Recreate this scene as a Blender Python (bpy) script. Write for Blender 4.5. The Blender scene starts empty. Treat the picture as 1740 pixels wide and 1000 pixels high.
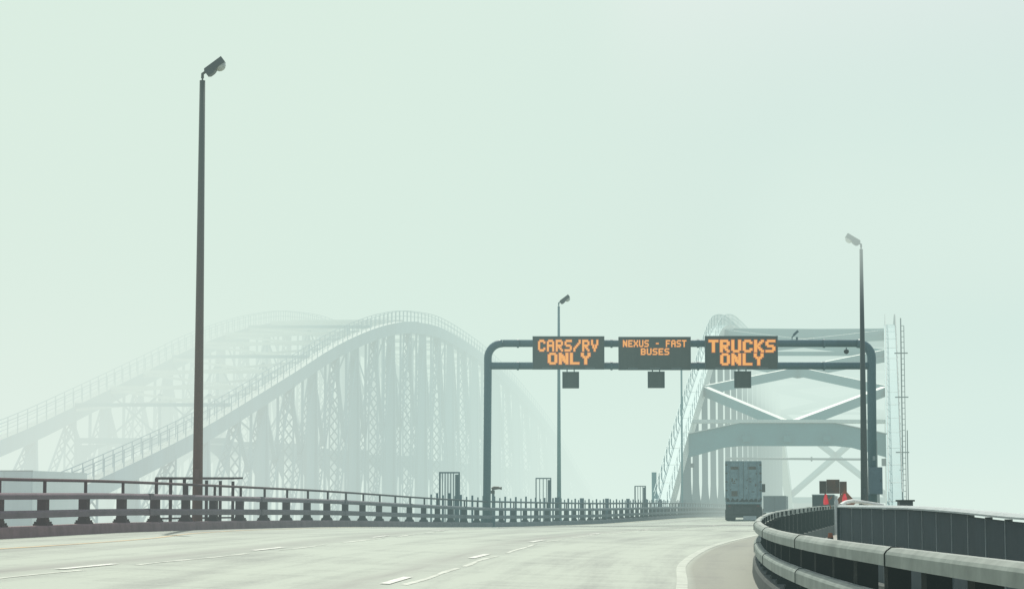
import bpy, math, random
from mathutils import Vector, Matrix
R = math.radians
rnd = random.Random(7)
scn = bpy.context.scene
COL = scn.collection

# ------------------------------------------------------------------ camera
F, CX, CY, HY = 4000.0, 870.0, 500.0, 862.0      # photograph in pixels, 1740 wide
PITCH = math.atan((HY - CY) / F)
cam_d = bpy.data.cameras.new('camera')
cam_d.sensor_width = 36.0
cam_d.lens = F / 1740.0 * 36.0
cam_d.clip_start = 0.2
cam_d.clip_end = 20000
cam = bpy.data.objects.new('camera', cam_d)
COL.objects.link(cam)
cam.location = (0, 0, 0)
cam.rotation_euler = (R(90) + PITCH, 0, 0)
scn.camera = cam

def P(px, py, Y):
    """world point seen at a photo pixel, Y metres ahead"""
    u, v = (px - CX) / F, (CY - py) / F
    dy = math.cos(PITCH) - v * math.sin(PITCH)
    dz = math.sin(PITCH) + v * math.cos(PITCH)
    return Vector((u / dy * Y, Y, dz / dy * Y))

def curve(tab):
    """smooth interpolation through a table of (x, y)"""
    n = len(tab)
    sl = [(tab[i+1][1]-tab[i][1])/(tab[i+1][0]-tab[i][0]) for i in range(n-1)]
    m = [sl[0]] + [0 if sl[i-1]*sl[i] <= 0 else 2*sl[i-1]*sl[i]/(sl[i-1]+sl[i]) for i in range(1, n-1)] + [sl[-1]]
    def f(x):
        if x <= tab[0][0]: return tab[0][1] + m[0]*(x-tab[0][0])
        if x >= tab[-1][0]: return tab[-1][1] + m[-1]*(x-tab[-1][0])
        for i in range(n-1):
            if x <= tab[i+1][0]:
                h = tab[i+1][0]-tab[i][0]; t = (x-tab[i][0])/h
                return ((2*t**3-3*t*t+1)*tab[i][1] + (t**3-2*t*t+t)*h*m[i]
                        + (-2*t**3+3*t*t)*tab[i+1][1] + (t**3-t*t)*h*m[i+1])
    return f

# ------------------------------------------------------------------ materials
def nodes_of(m):
    m.use_nodes = True
    return m.node_tree.nodes, m.node_tree.links

def mat(name, col, rough=0.6, metal=0.0, var=0.25, scale=1.5, bump=0.0, col2=None, spec=0.4, streak=False, grad=None, detail=6):
    m = bpy.data.materials.new(name)
    N, L = nodes_of(m)
    b = N['Principled BSDF']
    b.inputs['Roughness'].default_value = rough
    b.inputs['Metallic'].default_value = metal
    b.inputs['Specular IOR Level'].default_value = spec
    geo = N.new('ShaderNodeNewGeometry')
    mp = N.new('ShaderNodeMapping')
    L.new(geo.outputs['Position'], mp.inputs['Vector'])
    if streak: mp.inputs['Scale'].default_value = (1, 1, 0.15)
    nz = N.new('ShaderNodeTexNoise')
    nz.inputs['Scale'].default_value = scale
    nz.inputs['Detail'].default_value = detail
    nz.inputs['Roughness'].default_value = 0.65
    L.new(mp.outputs[0], nz.inputs['Vector'])
    cr = N.new('ShaderNodeValToRGB')
    c2 = col2 or tuple(c * (1 - var) for c in col)
    cr.color_ramp.elements[0].position = 0.34
    cr.color_ramp.elements[1].position = 0.62
    cr.color_ramp.elements[0].color = (*c2, 1)
    cr.color_ramp.elements[1].color = (*col, 1)
    L.new(nz.outputs['Fac'], cr.inputs['Fac'])
    out = cr.outputs['Color']
    if grad:            # light-leak tint painted in along one axis: (axis, from, to, tint colour)
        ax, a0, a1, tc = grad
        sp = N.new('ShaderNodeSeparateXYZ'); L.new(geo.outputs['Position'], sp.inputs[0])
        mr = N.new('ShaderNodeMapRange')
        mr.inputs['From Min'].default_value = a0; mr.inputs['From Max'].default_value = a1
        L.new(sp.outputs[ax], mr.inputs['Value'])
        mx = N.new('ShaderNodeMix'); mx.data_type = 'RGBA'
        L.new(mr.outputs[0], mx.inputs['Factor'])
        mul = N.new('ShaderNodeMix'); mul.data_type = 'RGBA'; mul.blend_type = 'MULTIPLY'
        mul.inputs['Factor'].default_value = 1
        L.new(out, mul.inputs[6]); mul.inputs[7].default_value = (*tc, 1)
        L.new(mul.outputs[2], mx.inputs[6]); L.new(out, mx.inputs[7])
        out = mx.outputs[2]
    L.new(out, b.inputs['Base Color'])
    if bump:
        n2 = N.new('ShaderNodeTexNoise'); n2.inputs['Scale'].default_value = scale * 12
        L.new(geo.outputs['Position'], n2.inputs['Vector'])
        bp = N.new('ShaderNodeBump'); bp.inputs['Strength'].default_value = bump
        bp.inputs['Distance'].default_value = 0.02
        L.new(n2.outputs['Fac'], bp.inputs['Height']); L.new(bp.outputs[0], b.inputs['Normal'])
    return m

def emit(name, col, s):
    m = bpy.data.materials.new(name)
    N, L = nodes_of(m)
    b = N['Principled BSDF']
    b.inputs['Base Color'].default_value = (*[c*0.06 for c in col], 1)
    b.inputs['Emission Color'].default_value = (*col, 1)
    b.inputs['Emission Strength'].default_value = s
    return m

M = {}
M['railL'] = mat('rail steel with light leak', (.115, .15, .17), .6, .0, .3, 1.6, .05, spec=.2, grad=(1, 55, 125, (1.55, .80, .86)))  # warm light leak tinted into the near end
M['postL'] = mat('post steel with light leak', (.05, .065, .078), .75, .0, .3, 2.5, .1, spec=.12, grad=(1, 55, 125, (2.3, .80, .78)))  # near posts carry the same painted light-leak warmth
M['kerbL'] = mat('kerb concrete with light leak', (.19, .205, .22), .85, 0, .35, 1.8, .3, grad=(1, 55, 125, (1.45, .78, .78)))  # near kerb reddened by the painted light leak
M['railR'] = mat('galvanised rail', (.30, .34, .31), .5, .0, .15, 1.6, .05, col2=(.17, .20, .18), detail=9, spec=.2)
M['postR'] = mat('dark post steel', (.018, .018, .015), .8, .0, .4, 4, .15, spec=.1)
M['kerbR'] = mat('dark kerb concrete', (.075, .085, .08), .9, 0, .4, 2.0, .3)
M['pole'] = mat('lamp pole paint', (.12, .145, .12), .5, 0, .2, 1.2, grad=(2, 0, 11, (2.1, .78, .76)), streak=True)  # red-brown lower part is a light leak put into the colour
M['poleR'] = mat('lamp pole paint grey', (.055, .07, .075), .5, 0, .2, 1.2, streak=True)
M['poleM'] = mat('lamp pole paint hazed', (.32, .50, .50), .5, 0, .2, 1.2, streak=True)  # paleness of the fog put into the pole colour
M['head'] = mat('lamp housing', (.09, .12, .12), .5, 0, .15, 4)
M['glass'] = mat('lamp refractor', (.80, .82, .74), .2, 0, .2, 14, 0, spec=.8)
M['gantry'] = mat('gantry paint', (.10, .19, .23), .45, 0, .2, 1.2, streak=True)
M['sign'] = mat('sign cabinet', (.11, .125, .11), .7, 0, .18, 2.2, streak=True, spec=.2)
M['signedge'] = mat('sign frame', (.11, .16, .17), .5, 0, .2, 2)
M['led'] = emit('amber lamps', (1.0, .44, .09), .90)
M['ledglow'] = emit('amber lamp edge', (.62, .17, .06), .62)
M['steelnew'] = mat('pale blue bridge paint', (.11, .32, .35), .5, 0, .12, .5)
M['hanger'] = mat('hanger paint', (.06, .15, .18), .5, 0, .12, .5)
M['steelrib'] = mat('pale rib and sunlit top paint', (.78, .82, .78), .5, 0, .08, .6)  # tops of braces and portal beam wear it as painted sunlight
M['steeldark'] = mat('dark bridge steel', (.14, .20, .21), .5, 0, .2, 1)
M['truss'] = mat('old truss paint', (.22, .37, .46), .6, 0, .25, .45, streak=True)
M['trussw'] = mat('sunlit truss paint', (.85, .88, .84), .6, 0, .2, .6)  # sunlight painted into chord tops, struts and lateral braces
M['trailer'] = mat('trailer door paint', (.34, .46, .49), .5, 0, .2, 3.0, 0, col2=(.22, .30, .33), detail=10)
M['trailerside'] = mat('trailer side panel', (.42, .48, .48), .5, 0, .2, 2)
M['trailerpale'] = mat('pale trailer panel', (.62, .74, .76), .5, 0, .12, .8, streak=True)
M['rust'] = mat('rust stain', (.19, .15, .12), .8, 0, .4, 9)
M['dirty'] = mat('road dirt paint', (.085, .085, .08), .8, 0, .45, 3.5, col2=(.045, .045, .045), detail=10)
M['tyre'] = mat('tyre rubber', (.03, .03, .03), .9, 0, .3, 5)
M['box'] = mat('grey box panel', (.14, .19, .21), .6, 0, .2, 1.5, streak=True)
M['boxd'] = mat('dark box panel', (.07, .09, .09), .6, 0, .25, 1.5)
M['wall'] = mat('dark screen panel', (.036, .055, .070), .7, 0, .3, 1.1, .03, spec=.12, detail=10)
M['cope'] = mat('coping metal', (.34, .40, .41), .45, 0, .25, 3)
M['brown'] = mat('rusty board', (.22, .095, .05), .8, 0, .5, 1.6, col2=(.10, .07, .055))
M['brownd'] = mat('dark board', (.11, .075, .055), .8, 0, .4, 2.5)
M['orange'] = mat('sign orange', (.42, .13, .05), .6, 0, .3, 3)
M['red'] = emit('glowing red flag cloth', (.9, .03, .05), .55)  # cloth glows by itself: brightness painted in, no lamp
M['white'] = mat('white paint', (.75, .77, .74), .6, 0, .15, 4)
M['cab'] = mat('cabinet paint', (.13, .20, .25), .5, 0, .15, 3)
M['black'] = mat('black plastic', (.03, .035, .04), .5, 0, .2, 5)
M['concrete'] = mat('deck concrete', (.42, .40, .35), .85, 0, .3, 1.2, .2)
M['oldroad'] = mat('pale road', (.35, .35, .33), .85, 0, .2, .5)
M['line'] = mat('worn white paint', (.72, .73, .67), .6, 0, .35, 4, col2=(.48, .49, .44))
M['edgeline'] = mat('dusty edge paint', (.46, .50, .43), .7, 0, .3, 2, col2=(.33, .36, .31))
M['linefaint'] = mat('faded white paint', (.66, .68, .60), .7, 0, .35, 1.2, col2=(.30, .33, .28))
M['yellow'] = mat('worn yellow paint', (.62, .44, .20), .7, 0, .35, 2, col2=(.44, .38, .28))
M['tar'] = mat('joint tar', (.10, .10, .095), .7, 0, .4, 4, col2=(.24, .23, .22))
M['patch'] = mat('old asphalt patch', (.17, .20, .165), .8, 0, .3, 1.6, .1, col2=(.12, .145, .12))
M['ground'] = mat('grassland', (.10, .12, .06), .95, 0, .5, .05)
M['hill'] = mat('wooded hill', (.05, .07, .05), .95, 0, .5, .12)
M['leaf'] = mat('distant tree crown', (.05, .08, .045), .95, 0, .5, .5)
M['house'] = mat('house wall', (.6, .55, .5), .8, 0, .2, .5)

# road surface: concrete with worn wheel paths, dark joints and a dirty shoulder
def road_mat():
    m = bpy.data.materials.new('road concrete')
    N, L = nodes_of(m); b = N['Principled BSDF']
    uva = N.new('ShaderNodeUVMap'); uva.uv_map = 'edge'
    uvb = N.new('ShaderNodeUVMap'); uvb.uv_map = 'lanes'
    sa = N.new('ShaderNodeSeparateXYZ'); L.new(uva.outputs[0], sa.inputs[0])
    sb = N.new('ShaderNodeSeparateXYZ'); L.new(uvb.outputs[0], sb.inputs[0])
    def math_(op, a, bb=None, clamp=False):
        n = N.new('ShaderNodeMath'); n.operation = op; n.use_clamp = clamp
        for i, v in enumerate((a, bb)):
            if v is None: continue
            if isinstance(v, (int, float)): n.inputs[i].default_value = v
            else: L.new(v, n.inputs[i])
        return n.outputs[0]
    def noise(sx, sy, scale, det=5):
        mp = N.new('ShaderNodeMapping'); mp.inputs['Scale'].default_value = (sx, sy, 1)
        L.new(uva.outputs[0], mp.inputs['Vector'])
        n = N.new('ShaderNodeTexNoise'); n.inputs['Scale'].default_value = scale; n.inputs['Detail'].default_value = det
        n.inputs['Roughness'].default_value = .6
        L.new(mp.outputs[0], n.inputs['Vector']); return n.outputs['Fac']
    streaks = noise(1.0, .045, 1.3)
    patch = noise(.5, .12, .55, 3)
    fine = noise(1, 1, 14, 8)
    cross = noise(.12, 1.2, .7, 4)
    grit = noise(.25, 3.0, 2.2, 6)
    s = math_('ADD', math_('MULTIPLY', streaks, .42), math_('MULTIPLY', patch, .30))
    s = math_('ADD', s, math_('MULTIPLY', fine, .22))
    s = math_('ADD', s, math_('MULTIPLY', cross, .14))
    s = math_('ADD', s, math_('MULTIPLY', math_('SUBTRACT', grit, .5), .24))
    cr = N.new('ShaderNodeValToRGB'); L.new(s, cr.inputs['Fac'])
    e = cr.color_ramp.elements
    e[0].position = .41; e[0].color = (.075, .095, .082, 1)
    e[1].position = .57; e[1].color = (.275, .325, .262, 1)
    # dark dirt beside the joints under the lane lines
    def near(sock, w, off):
        d = math_('ABSOLUTE', math_('SUBTRACT', sock, off))
        return math_('SUBTRACT', 1.0, math_('DIVIDE', d, w), True)
    wob = math_('MULTIPLY', math_('SUBTRACT', streaks, .36), 4.0, True)
    d1 = math_('MULTIPLY', near(sb.outputs[0], .65, -.35), wob)
    d2 = math_('MULTIPLY', near(sb.outputs[1], .65, -.35), wob)
    dark = math_('MAXIMUM', d1, d2)
    mx = N.new('ShaderNodeMix'); mx.data_type = 'RGBA'
    L.new(math_('MULTIPLY', dark, .95), mx.inputs['Factor']); L.new(cr.outputs[0], mx.inputs[6]); mx.inputs[7].default_value = (.095, .098, .088, 1)
    # shoulder
    sh = N.new('ShaderNodeMapRange'); sh.inputs['From Min'].default_value = .05; sh.inputs['From Max'].default_value = .25
    L.new(sa.outputs[0], sh.inputs['Value'])
    cs = N.new('ShaderNodeValToRGB'); L.new(s, cs.inputs['Fac'])
    e = cs.color_ramp.elements
    e[0].position = .42; e[0].color = (.042, .048, .031, 1)
    e[1].position = .57; e[1].color = (.105, .116, .076, 1)
    m2 = N.new('ShaderNodeMix'); m2.data_type = 'RGBA'
    L.new(sh.outputs[0], m2.inputs['Factor']); L.new(mx.outputs[2], m2.inputs[6]); L.new(cs.outputs[0], m2.inputs[7])
    L.new(m2.outputs[2], b.inputs['Base Color'])
    b.inputs['Roughness'].default_value = .62
    bp = N.new('ShaderNodeBump'); bp.inputs['Strength'].default_value = .35; bp.inputs['Distance'].default_value = .02
    L.new(fine, bp.inputs['Height']); L.new(bp.outputs[0], b.inputs['Normal'])
    return m
M['road'] = road_mat()

# ------------------------------------------------------------------ mesh builder
class MB:
    def __init__(s): s.v = []; s.f = []; s.mi = []
    def add(s, vs, fs, k=0):
        o = len(s.v); s.v += [tuple(v) for v in vs]; s.f += [tuple(i + o for i in f) for f in fs]; s.mi += [k]*len(fs)
        return s
    def box(s, c, d, rot=None, k=0):
        hx, hy, hz = d[0]/2, d[1]/2, d[2]/2
        vs = [Vector((x*hx, y*hy, z*hz)) for z in (-1, 1) for y in (-1, 1) for x in (-1, 1)]
        if rot is not None: vs = [rot @ v for v in vs]
        vs = [v + Vector(c) for v in vs]
        return s.add(vs, [(0,2,3,1),(4,5,7,6),(0,1,5,4),(2,6,7,3),(0,4,6,2),(1,3,7,5)], k)
    def beam(s, p, q, w, h, up=(0,0,1), w2=None, h2=None, k=0):
        p, q = Vector(p), Vector(q); t = (q-p).normalized(); up = Vector(up)
        a = t.cross(up)
        if a.length < 1e-4: a = t.cross(Vector((0,1,0)))
        a.normalize(); b = a.cross(t).normalized()
        w2 = w if w2 is None else w2; h2 = h if h2 is None else h2
        vs = []
        for (o, ww, hh) in ((p, w, h), (q, w2, h2)):
            for (i, j) in ((-1,-1),(1,-1),(1,1),(-1,1)): vs.append(o + a*i*ww/2 + b*j*hh/2)
        return s.add(vs, [(0,3,2,1),(4,5,6,7),(0,1,5,4),(1,2,6,5),(2,3,7,6),(3,0,4,7)], k)
    def tube(s, pts, r, n=12, cap=True, k=0):
        pts = [Vector(p) for p in pts]
        rs = r if isinstance(r, (list, tuple)) else [r]*len(pts)
        vs = []; fs = []; ref = None
        for i, p in enumerate(pts):
            t = (pts[min(i+1, len(pts)-1)] - pts[max(i-1, 0)]).normalized()
            if ref is None: ref = Vector((0,0,1)) if abs(t.z) < .9 else Vector((1,0,0))
            a = t.cross(ref).normalized(); b = t.cross(a).normalized(); ref = a.cross(t).normalized() if False else ref
            for j in range(n):
                an = 2*math.pi*j/n
                vs.append(p + (a*math.cos(an) + b*math.sin(an))*rs[i])
        for i in range(len(pts)-1):
            for j in range(n):
                fs.append((i*n+j, i*n+(j+1) % n, (i+1)*n+(j+1) % n, (i+1)*n+j))
        if cap:
            fs.append(tuple(range(n-1, -1, -1))); fs.append(tuple((len(pts)-1)*n+j for j in range(n)))
        return s.add(vs, fs, k)
    def sweep(s, path, prof, k=0):
        """path: list of (point, outward normal); prof: closed list of (out, up)"""
        n = len(prof); vs = []; fs = []
        for (p, nn) in path:
            for (u, z) in prof: vs.append(Vector(p) + nn*u + Vector((0,0,z)))
        for i in range(len(path)-1):
            for j in range(n):
                fs.append((i*n+j, i*n+(j+1) % n, (i+1)*n+(j+1) % n, (i+1)*n+j))
        fs.append(tuple(range(n))); fs.append(tuple((len(path)-1)*n+j for j in range(n-1, -1, -1)))
        return s.add(vs, fs, k)
    def prism(s, poly, ext, k=0):
        """poly: list of points, ext: extrusion vector"""
        n = len(poly); e = Vector(ext)
        vs = [Vector(p) for p in poly] + [Vector(p)+e for p in poly]
        fs = [tuple(range(n)), tuple(range(2*n-1, n-1, -1))] + [(i, i+n, (i+1) % n + n, (i+1) % n) for i in range(n)]
        return s.add(vs, fs, k)
    def build(s, name, mats, parent=None, smooth=False, origin=None):
        me = bpy.data.meshes.new(name)
        o = bpy.data.objects.new(name, me); COL.objects.link(o)
        off = Vector(origin) if origin is not None else Vector((0,0,0))
        if parent is not None and origin is None: off = parent_off(parent)
        me.from_pydata([tuple(Vector(v) - off) for v in s.v], [], s.f)
        for m_ in (mats if isinstance(mats, (list, tuple)) else [mats]): me.materials.append(m_)
        me.polygons.foreach_set('material_index', s.mi)
        me.validate(); me.update()
        import bmesh
        bm = bmesh.new(); bm.from_mesh(me); bmesh.ops.recalc_face_normals(bm, faces=bm.faces); bm.to_mesh(me); bm.free()
        if smooth:
            me.polygons.foreach_set('use_smooth', [len(p.vertices) <= 4 for p in me.polygons])
        if parent is not None: o.parent = parent
        else: o.location = off
        return o

def parent_off(p):
    off = Vector((0,0,0))
    while p is not None: off += Vector(p.location); p = p.parent
    return off

def tag(o, label=None, cat=None, group=None, kind=None):
    if label: o['label'] = label
    if cat: o['category'] = cat
    if group: o['group'] = group
    if kind: o['kind'] = kind
    return o

def thing(name, loc, label, cat, group=None):
    o = bpy.data.objects.new(name, None); COL.objects.link(o); o.location = loc
    o.empty_display_size = .3
    return tag(o, label, cat, group)

def copy_tree(o, parent=None):
    c = o.copy(); COL.objects.link(c)
    if parent is not None: c.parent = parent
    for ch in list(o.children): copy_tree(ch, c)
    return c

# ------------------------------------------------------------------ alignment of the roadway
XL = curve([(-40, -18.5), (0, -15.6), (20, -14.1), (50, -10.9), (60, -9.67), (80, -7.03), (106, -3.1), (120, -.55), (137, 2.95),
            (150, 5.4), (170, 8.9), (225, 17.7), (280, 26.3), (330, 34.2), (520, 64.1)])
XR = curve([(-40, 3.3), (0, 3.05), (14, 3.0), (21, 3.08), (30, 3.42), (45, 4.58), (60, 6.47), (80, 10.0), (100, 13.6), (150, 22.4), (225, 35.0),
            (280, 43.5), (330, 51.4), (520, 81.3)])
ZL = curve([(-40, -.9), (20, -.72), (50, -.66), (60, -.615), (80, -.66), (106, -.87), (120, -.975), (150, -1.01), (170, -.96), (225, -.87), (280, -.98), (330, -1.3), (520, -3.2)])
ZR = curve([(-40, -1.35), (14, -1.31), (30, -1.30), (45, -1.24), (60, -1.10), (80, -.95), (100, -.88), (150, -.84), (225, -.82), (280, -.98), (330, -1.3), (520, -3.2)])
EO = curve([(-40, 1.2), (15, 1.2), (38, 1.25), (50, 1.5), (80, 1.75), (520, 1.8)])
XE = lambda d: XR(d) - EO(d)
L2O = curve([(-40, 4.1), (35, 4.25), (50, 4.25), (64, 4.7), (84, 5.0), (120, 5.0), (170, 4.6), (520, 4.3)])
X2 = lambda d: XE(d) - L2O(d)
L1O = curve([(-40, 6.0), (37, 5.9), (59, 5.8), (79, 5.0), (120, 4.8), (170, 4.2), (520, 4.0)])
X1 = lambda d: XL(d) + L1O(d)
def zs(X, d):
    t = (X - XL(d)) / (XR(d) - XL(d))
    return ZL(d) + (ZR(d) - ZL(d)) * t

def edge_path(fx, fz, d0, d1, step, side):
    out = []; n = int(round((d1-d0)/step))
    for i in range(n+1):
        d = d0 + (d1-d0)*i/n
        t = Vector((fx(d+.5)-fx(d-.5), 1.0, 0)).normalized()
        nn = Vector((t.y, -t.x, 0)) * side      # outward: side=+1 to the right
        out.append((Vector((fx(d), d, fz(d))), nn))
    return out

# ------------------------------------------------------------------ ground and road
g = MB(); g.add([(-9000,-2000,-30),(9000,-2000,-30),(9000,9000,-30),(-9000,9000,-30)], [(0,1,2,3)])
tag(g.build('ground', M['ground']), kind='structure')

rm = MB(); NC = 14; rows = list(range(-30, 520, 1))
uvA = []; uvB = []
for d in rows:
    for c in range(NC+1):
        X = XL(d) + (XR(d)-XL(d))*c/NC
        rm.v.append((X, d, zs(X, d))); uvA.append((X-XE(d), d)); uvB.append((X-X2(d), X-X1(d)))
for i in range(len(rows)-1):
    for c in range(NC):
        a = i*(NC+1)+c
        rm.f.append((a, a+1, a+NC+2, a+NC+1)); rm.mi.append(0)
road = rm.build('road', M['road'])
tag(road, kind='structure')
me = road.data
for nm, uv in (('edge', uvA), ('lanes', uvB)):
    lay = me.uv_layers.new(name=nm)
    for lp in me.loops: lay.data[lp.index].uv = uv[lp.vertex_index]
# carriageway slab and girders under the surface
sl = MB()
for side, fx, fz in ((-1, XL, ZL), (1, XR, ZR)):
    sl.sweep(edge_path(fx, fz, -30, 519, 6, side), [(-.5, -.05), (.35, -.05), (.35, -1.6), (.1, -1.6), (.1, -.5), (-.5, -.5)])
tag(sl.build('road_slab', M['kerbR'], road))

def strip(mb, fx, w, d0, d1, up=.006, j=0.0):
    vs = []; ds = list(range(int(d0), int(d1)+1))
    for d in ds:
        ww = w/2*(1+j*rnd.uniform(-1, 1))
        a = fx(d)-ww; b = fx(d)+ww
        vs += [(a, d, zs(a, d)+up), (b, d, zs(b, d)+up)]
    mb.add(vs, [(2*i, 2*i+1, 2*i+3, 2*i+2) for i in range(len(ds)-1)])
e = MB(); strip(e, lambda d: XE(d)+.02, .18, -30, 500); e.build('edge_line', M['edgeline'], road)
y = MB()
YO = curve([(-40, 2.3), (43, 2.2), (53, 2.1), (62, 1.3), (70, .9), (520, .7)])
strip(y, lambda d: XL(d)+YO(d), .14, -30, 300, j=.1); y.build('edge_line', M['yellow'], road)
for fx, starts, faint in ((X1, (-3, 9, 21, 35, 48, 62, 76, 90, 104, 118, 132, 146, 160, 174, 188), .34),
                          (X2, (-8, 6, 20, 34, 48, 62, 75, 88, 102, 116, 130, 144, 158, 172, 186), .30)):
    for s0 in starts:
        q = MB(); strip(q, fx, .15, s0, s0+3.9, up=.010); q.build('lane_dash', M['line'], road)
    q = MB()
    d = -25
    while d < 190:
        ln = rnd.randint(4, 8)
        strip(q, lambda dd: fx(dd)+faint+.03*math.sin(dd*.9), .10, d, d+ln, up=.005, j=.35); d += ln + rnd.randint(1, 3)
    q.build('old_line', M['linefaint'], road)
for d0, w in ((119, 4.5), (215, 9.0), (89, .5), (64, .12)):
    q = MB(); a, b = XL(d0)+.02, XR(d0)-.02
    n = 40; vs = []
    for i in range(n+1):
        X = a+(b-a)*i/n; j = rnd.uniform(0, .25)*w
        vs += [(X, d0+.02+j*.6, zs(X, d0)+.012), (X, d0+w-j, zs(X, d0+w)+.012)]
    q.add(vs, [(2*i, 2*i+2, 2*i+3, 2*i+1) for i in range(n)]); q.build('expansion_joint', M['tar'], road)

# deck beyond the right hand railing
sd = MB()
p0 = [(d, XR(d)+.35, ZR(d)-.10) for d in range(-20, 111, 5)]
vs = []
for d, X, z in p0: vs += [(X, d, z), (X+9, d, z-.05)]
sd.add(vs, [(2*i, 2*i+1, 2*i+3, 2*i+2) for i in range(len(p0)-1)])
tag(sd.build('pavement', M['concrete']), kind='structure')

# ------------------------------------------------------------------ railings
def railing(fx, fz, side, d0, d1, pitch, phase, m_rail, m_post, m_kerb, handrail, label, loc, last_hand=None, pd1=None):
    t = thing('bridge_railing', loc, label, 'railing')
    path = edge_path(fx, fz, d0, d1, 2.0, side)
    MB().sweep(path, [(-.02, -.12), (0, .20), (.03, .24), (.46, .24), (.46, -.3)]).build('kerb', m_kerb, t)
    MB().sweep(path, [(.02, .83), (.02, .925), (.035, .95), (.075, .98), (.15, .98), (.17, .96), (.17, .83)]).build('top_rail', m_rail, t)
    MB().sweep(path, [(.02, .42), (.02, .54), (.035, .565), (.07, .59), (.13, .59), (.15, .57), (.15, .42)]).build('lower_rail', m_rail, t)
    d = phase; n = 0; proto = None
    jo = None
    while d < (pd1 or d1) and n < 99:
        p, nn = edge_path(fx, fz, d-.01, d+.01, .02, side)[0]
        rot = Matrix(((nn.x, -nn.y*1, 0), (nn.y, nn.x, 0), (0, 0, 1)))
        if proto is None:
            q = MB()
            q.box((.27, 0, .52), (.20, .27, .64)); q.box((.18, 0, .905), (.05, .29, .11)); q.box((.17, 0, .50), (.06, .29, .12))
            q.box((.27, 0, .26), (.34, .42, .04)); q.box((.27, 0, .29), (.26, .33, .03))
            for a in (-.17, .17):
                for b in (.14, .40): q.tube([(b, a, .27), (b, a, .33)], .025, 6)
            q.box((.27, 0, .34), (.22, .30, .07))
            if handrail:
                q.box((.24, 0, 1.06), (.06, .075, .44))
            proto = q.build('post', m_post, origin=(0,0,0)); o = proto
        else:
            o = proto.copy(); COL.objects.link(o)
        o.parent = t
        o.matrix_local = Matrix.Translation(p - Vector(loc) + Vector((0, rnd.uniform(-.05, .05), 0))) @ rot.to_4x4() @ Matrix.Rotation(rnd.uniform(-.035, .035), 4, 'Z') @ Matrix.Rotation(rnd.uniform(-.006, .006), 4, 'X')
        n += 1; d += pitch / math.hypot(1, fx(d+.5)-fx(d-.5))
    dj = phase + pitch*.5; 
    while dj < min(d1, 160):
        p, nn = edge_path(fx, fz, dj-.01, dj+.01, .02, side)[0]
        tt = Vector((-nn.y, nn.x, 0))
        rot = Matrix((nn, tt, Vector((0,0,1)))).transposed()
        for oo, zz, dm in ((.10, .905, (.19, .34 if handrail else .04, .165)), (.085, .505, (.16, .34 if handrail else .04, .185))):
            if handrail: MB().box(p + nn*oo + Vector((0,0,zz)), dm, rot).build('rail_splice', m_rail, t)
            else:
                h_ = zz-.905 if zz > .8 else zz-.505
                pr = [(.013, .822), (.013, .93), (.03, .956), (.07, .987), (.155, .987), (.178, .96), (.178, .822)] if zz > .8 else [(.013, .412), (.013, .545), (.03, .571), (.065, .597), (.14, .597), (.158, .57), (.158, .412)]
                MB().sweep([(p - tt*.012, nn), (p + tt*.012, nn)], pr).build('rail_splice', m_post, t)
        dj += pitch*4
    if handrail:
        h = MB(); hp = [(p + nn*.24) + Vector((0,0,1.27)) for p, nn in edge_path(fx, fz, d0, last_hand or d1, 2.0, side)]
        h.tube(hp, .036, 8); h.build('handrail', m_post, t)
    return t
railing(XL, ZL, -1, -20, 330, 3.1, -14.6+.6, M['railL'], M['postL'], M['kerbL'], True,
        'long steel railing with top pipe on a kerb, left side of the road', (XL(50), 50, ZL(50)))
railing(XR, ZR, 1, -20, 330, 2.1, 1.7, M['railR'], M['postR'], M['kerbR'], False,
        'curved twin-rail steel barrier with pale rails and dark posts, along the right shoulder', (XR(40), 40, ZR(40)), pd1=205)

# picket fence of the walkway behind the far half of the left railing
def lpt(d, out, up=0.0):
    p, nn = edge_path(XL, ZL, d-.01, d+.01, .02, -1)[0]
    return p + nn*out + Vector((0,0,up))
t = thing('walkway_fence', lpt(108, .9), 'grey picket fence behind the far half of the left railing', 'fence')
d = 108; n = 0
for up in (.95, 1.32):
    MB().tube([lpt(a, .95, up) for a in range(108, 262, 4)], .03, 6).build('fence_rail', M['gantry'], t)
while d < 235 and n < 95:
    big = (n % 7 == 3)
    w = .26 if big and d > 140 else (.10 if n % 2 else .07)
    top = 1.62 if big else (1.58 if n % 2 else 1.50)
    q = MB(); c = lpt(d, .95); q.box(c + Vector((0,0,top/2-.1)), (w, w*.6, top+.2))
    q.build('fence_post', M['gantry'], t); n += 1; d += 1.35 if d < 150 else 1.7

# lookout balcony railing round the foot of the tall lamp
bx = thing('balcony_railing', lpt(61, 1.2), 'brown tube railing of the small balcony at the foot of the tall left lamp', 'railing')
A, B = P(266, 812, 66.0), P(396, 812, 73.5)
zt = A.z; zb = -.75
bm_ = MB(); bm_.beam(A, B, .07, .07); bm_.beam(A, A+Vector((.5, .2, 0)), .06, .06); bm_.beam(B, B+Vector((.35,-.6,0)), .06, .06)
bm_.build('top_rail', M['postL'], bx)
bm_ = MB(); A2, B2 = A.copy(), B.copy(); A2.z = B2.z = -.30; bm_.beam(A2, B2, .05, .05); bm_.build('lower_rail', M['postL'], bx)
for fr in (0, .17, .34, .63, .82, 1.0):
    c = A.lerp(B, fr)
    MB().beam((c.x, c.y, zb), (c.x, c.y, zt), .085, .085, up=(0,1,0)).build('post', M['postL'], bx)
MB().box(((A.x+B.x)/2, (A.y+B.y)/2-.2, zb-.1), (2.0, 7.5, .18)).build('platform', M['kerbL'], bx)

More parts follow.
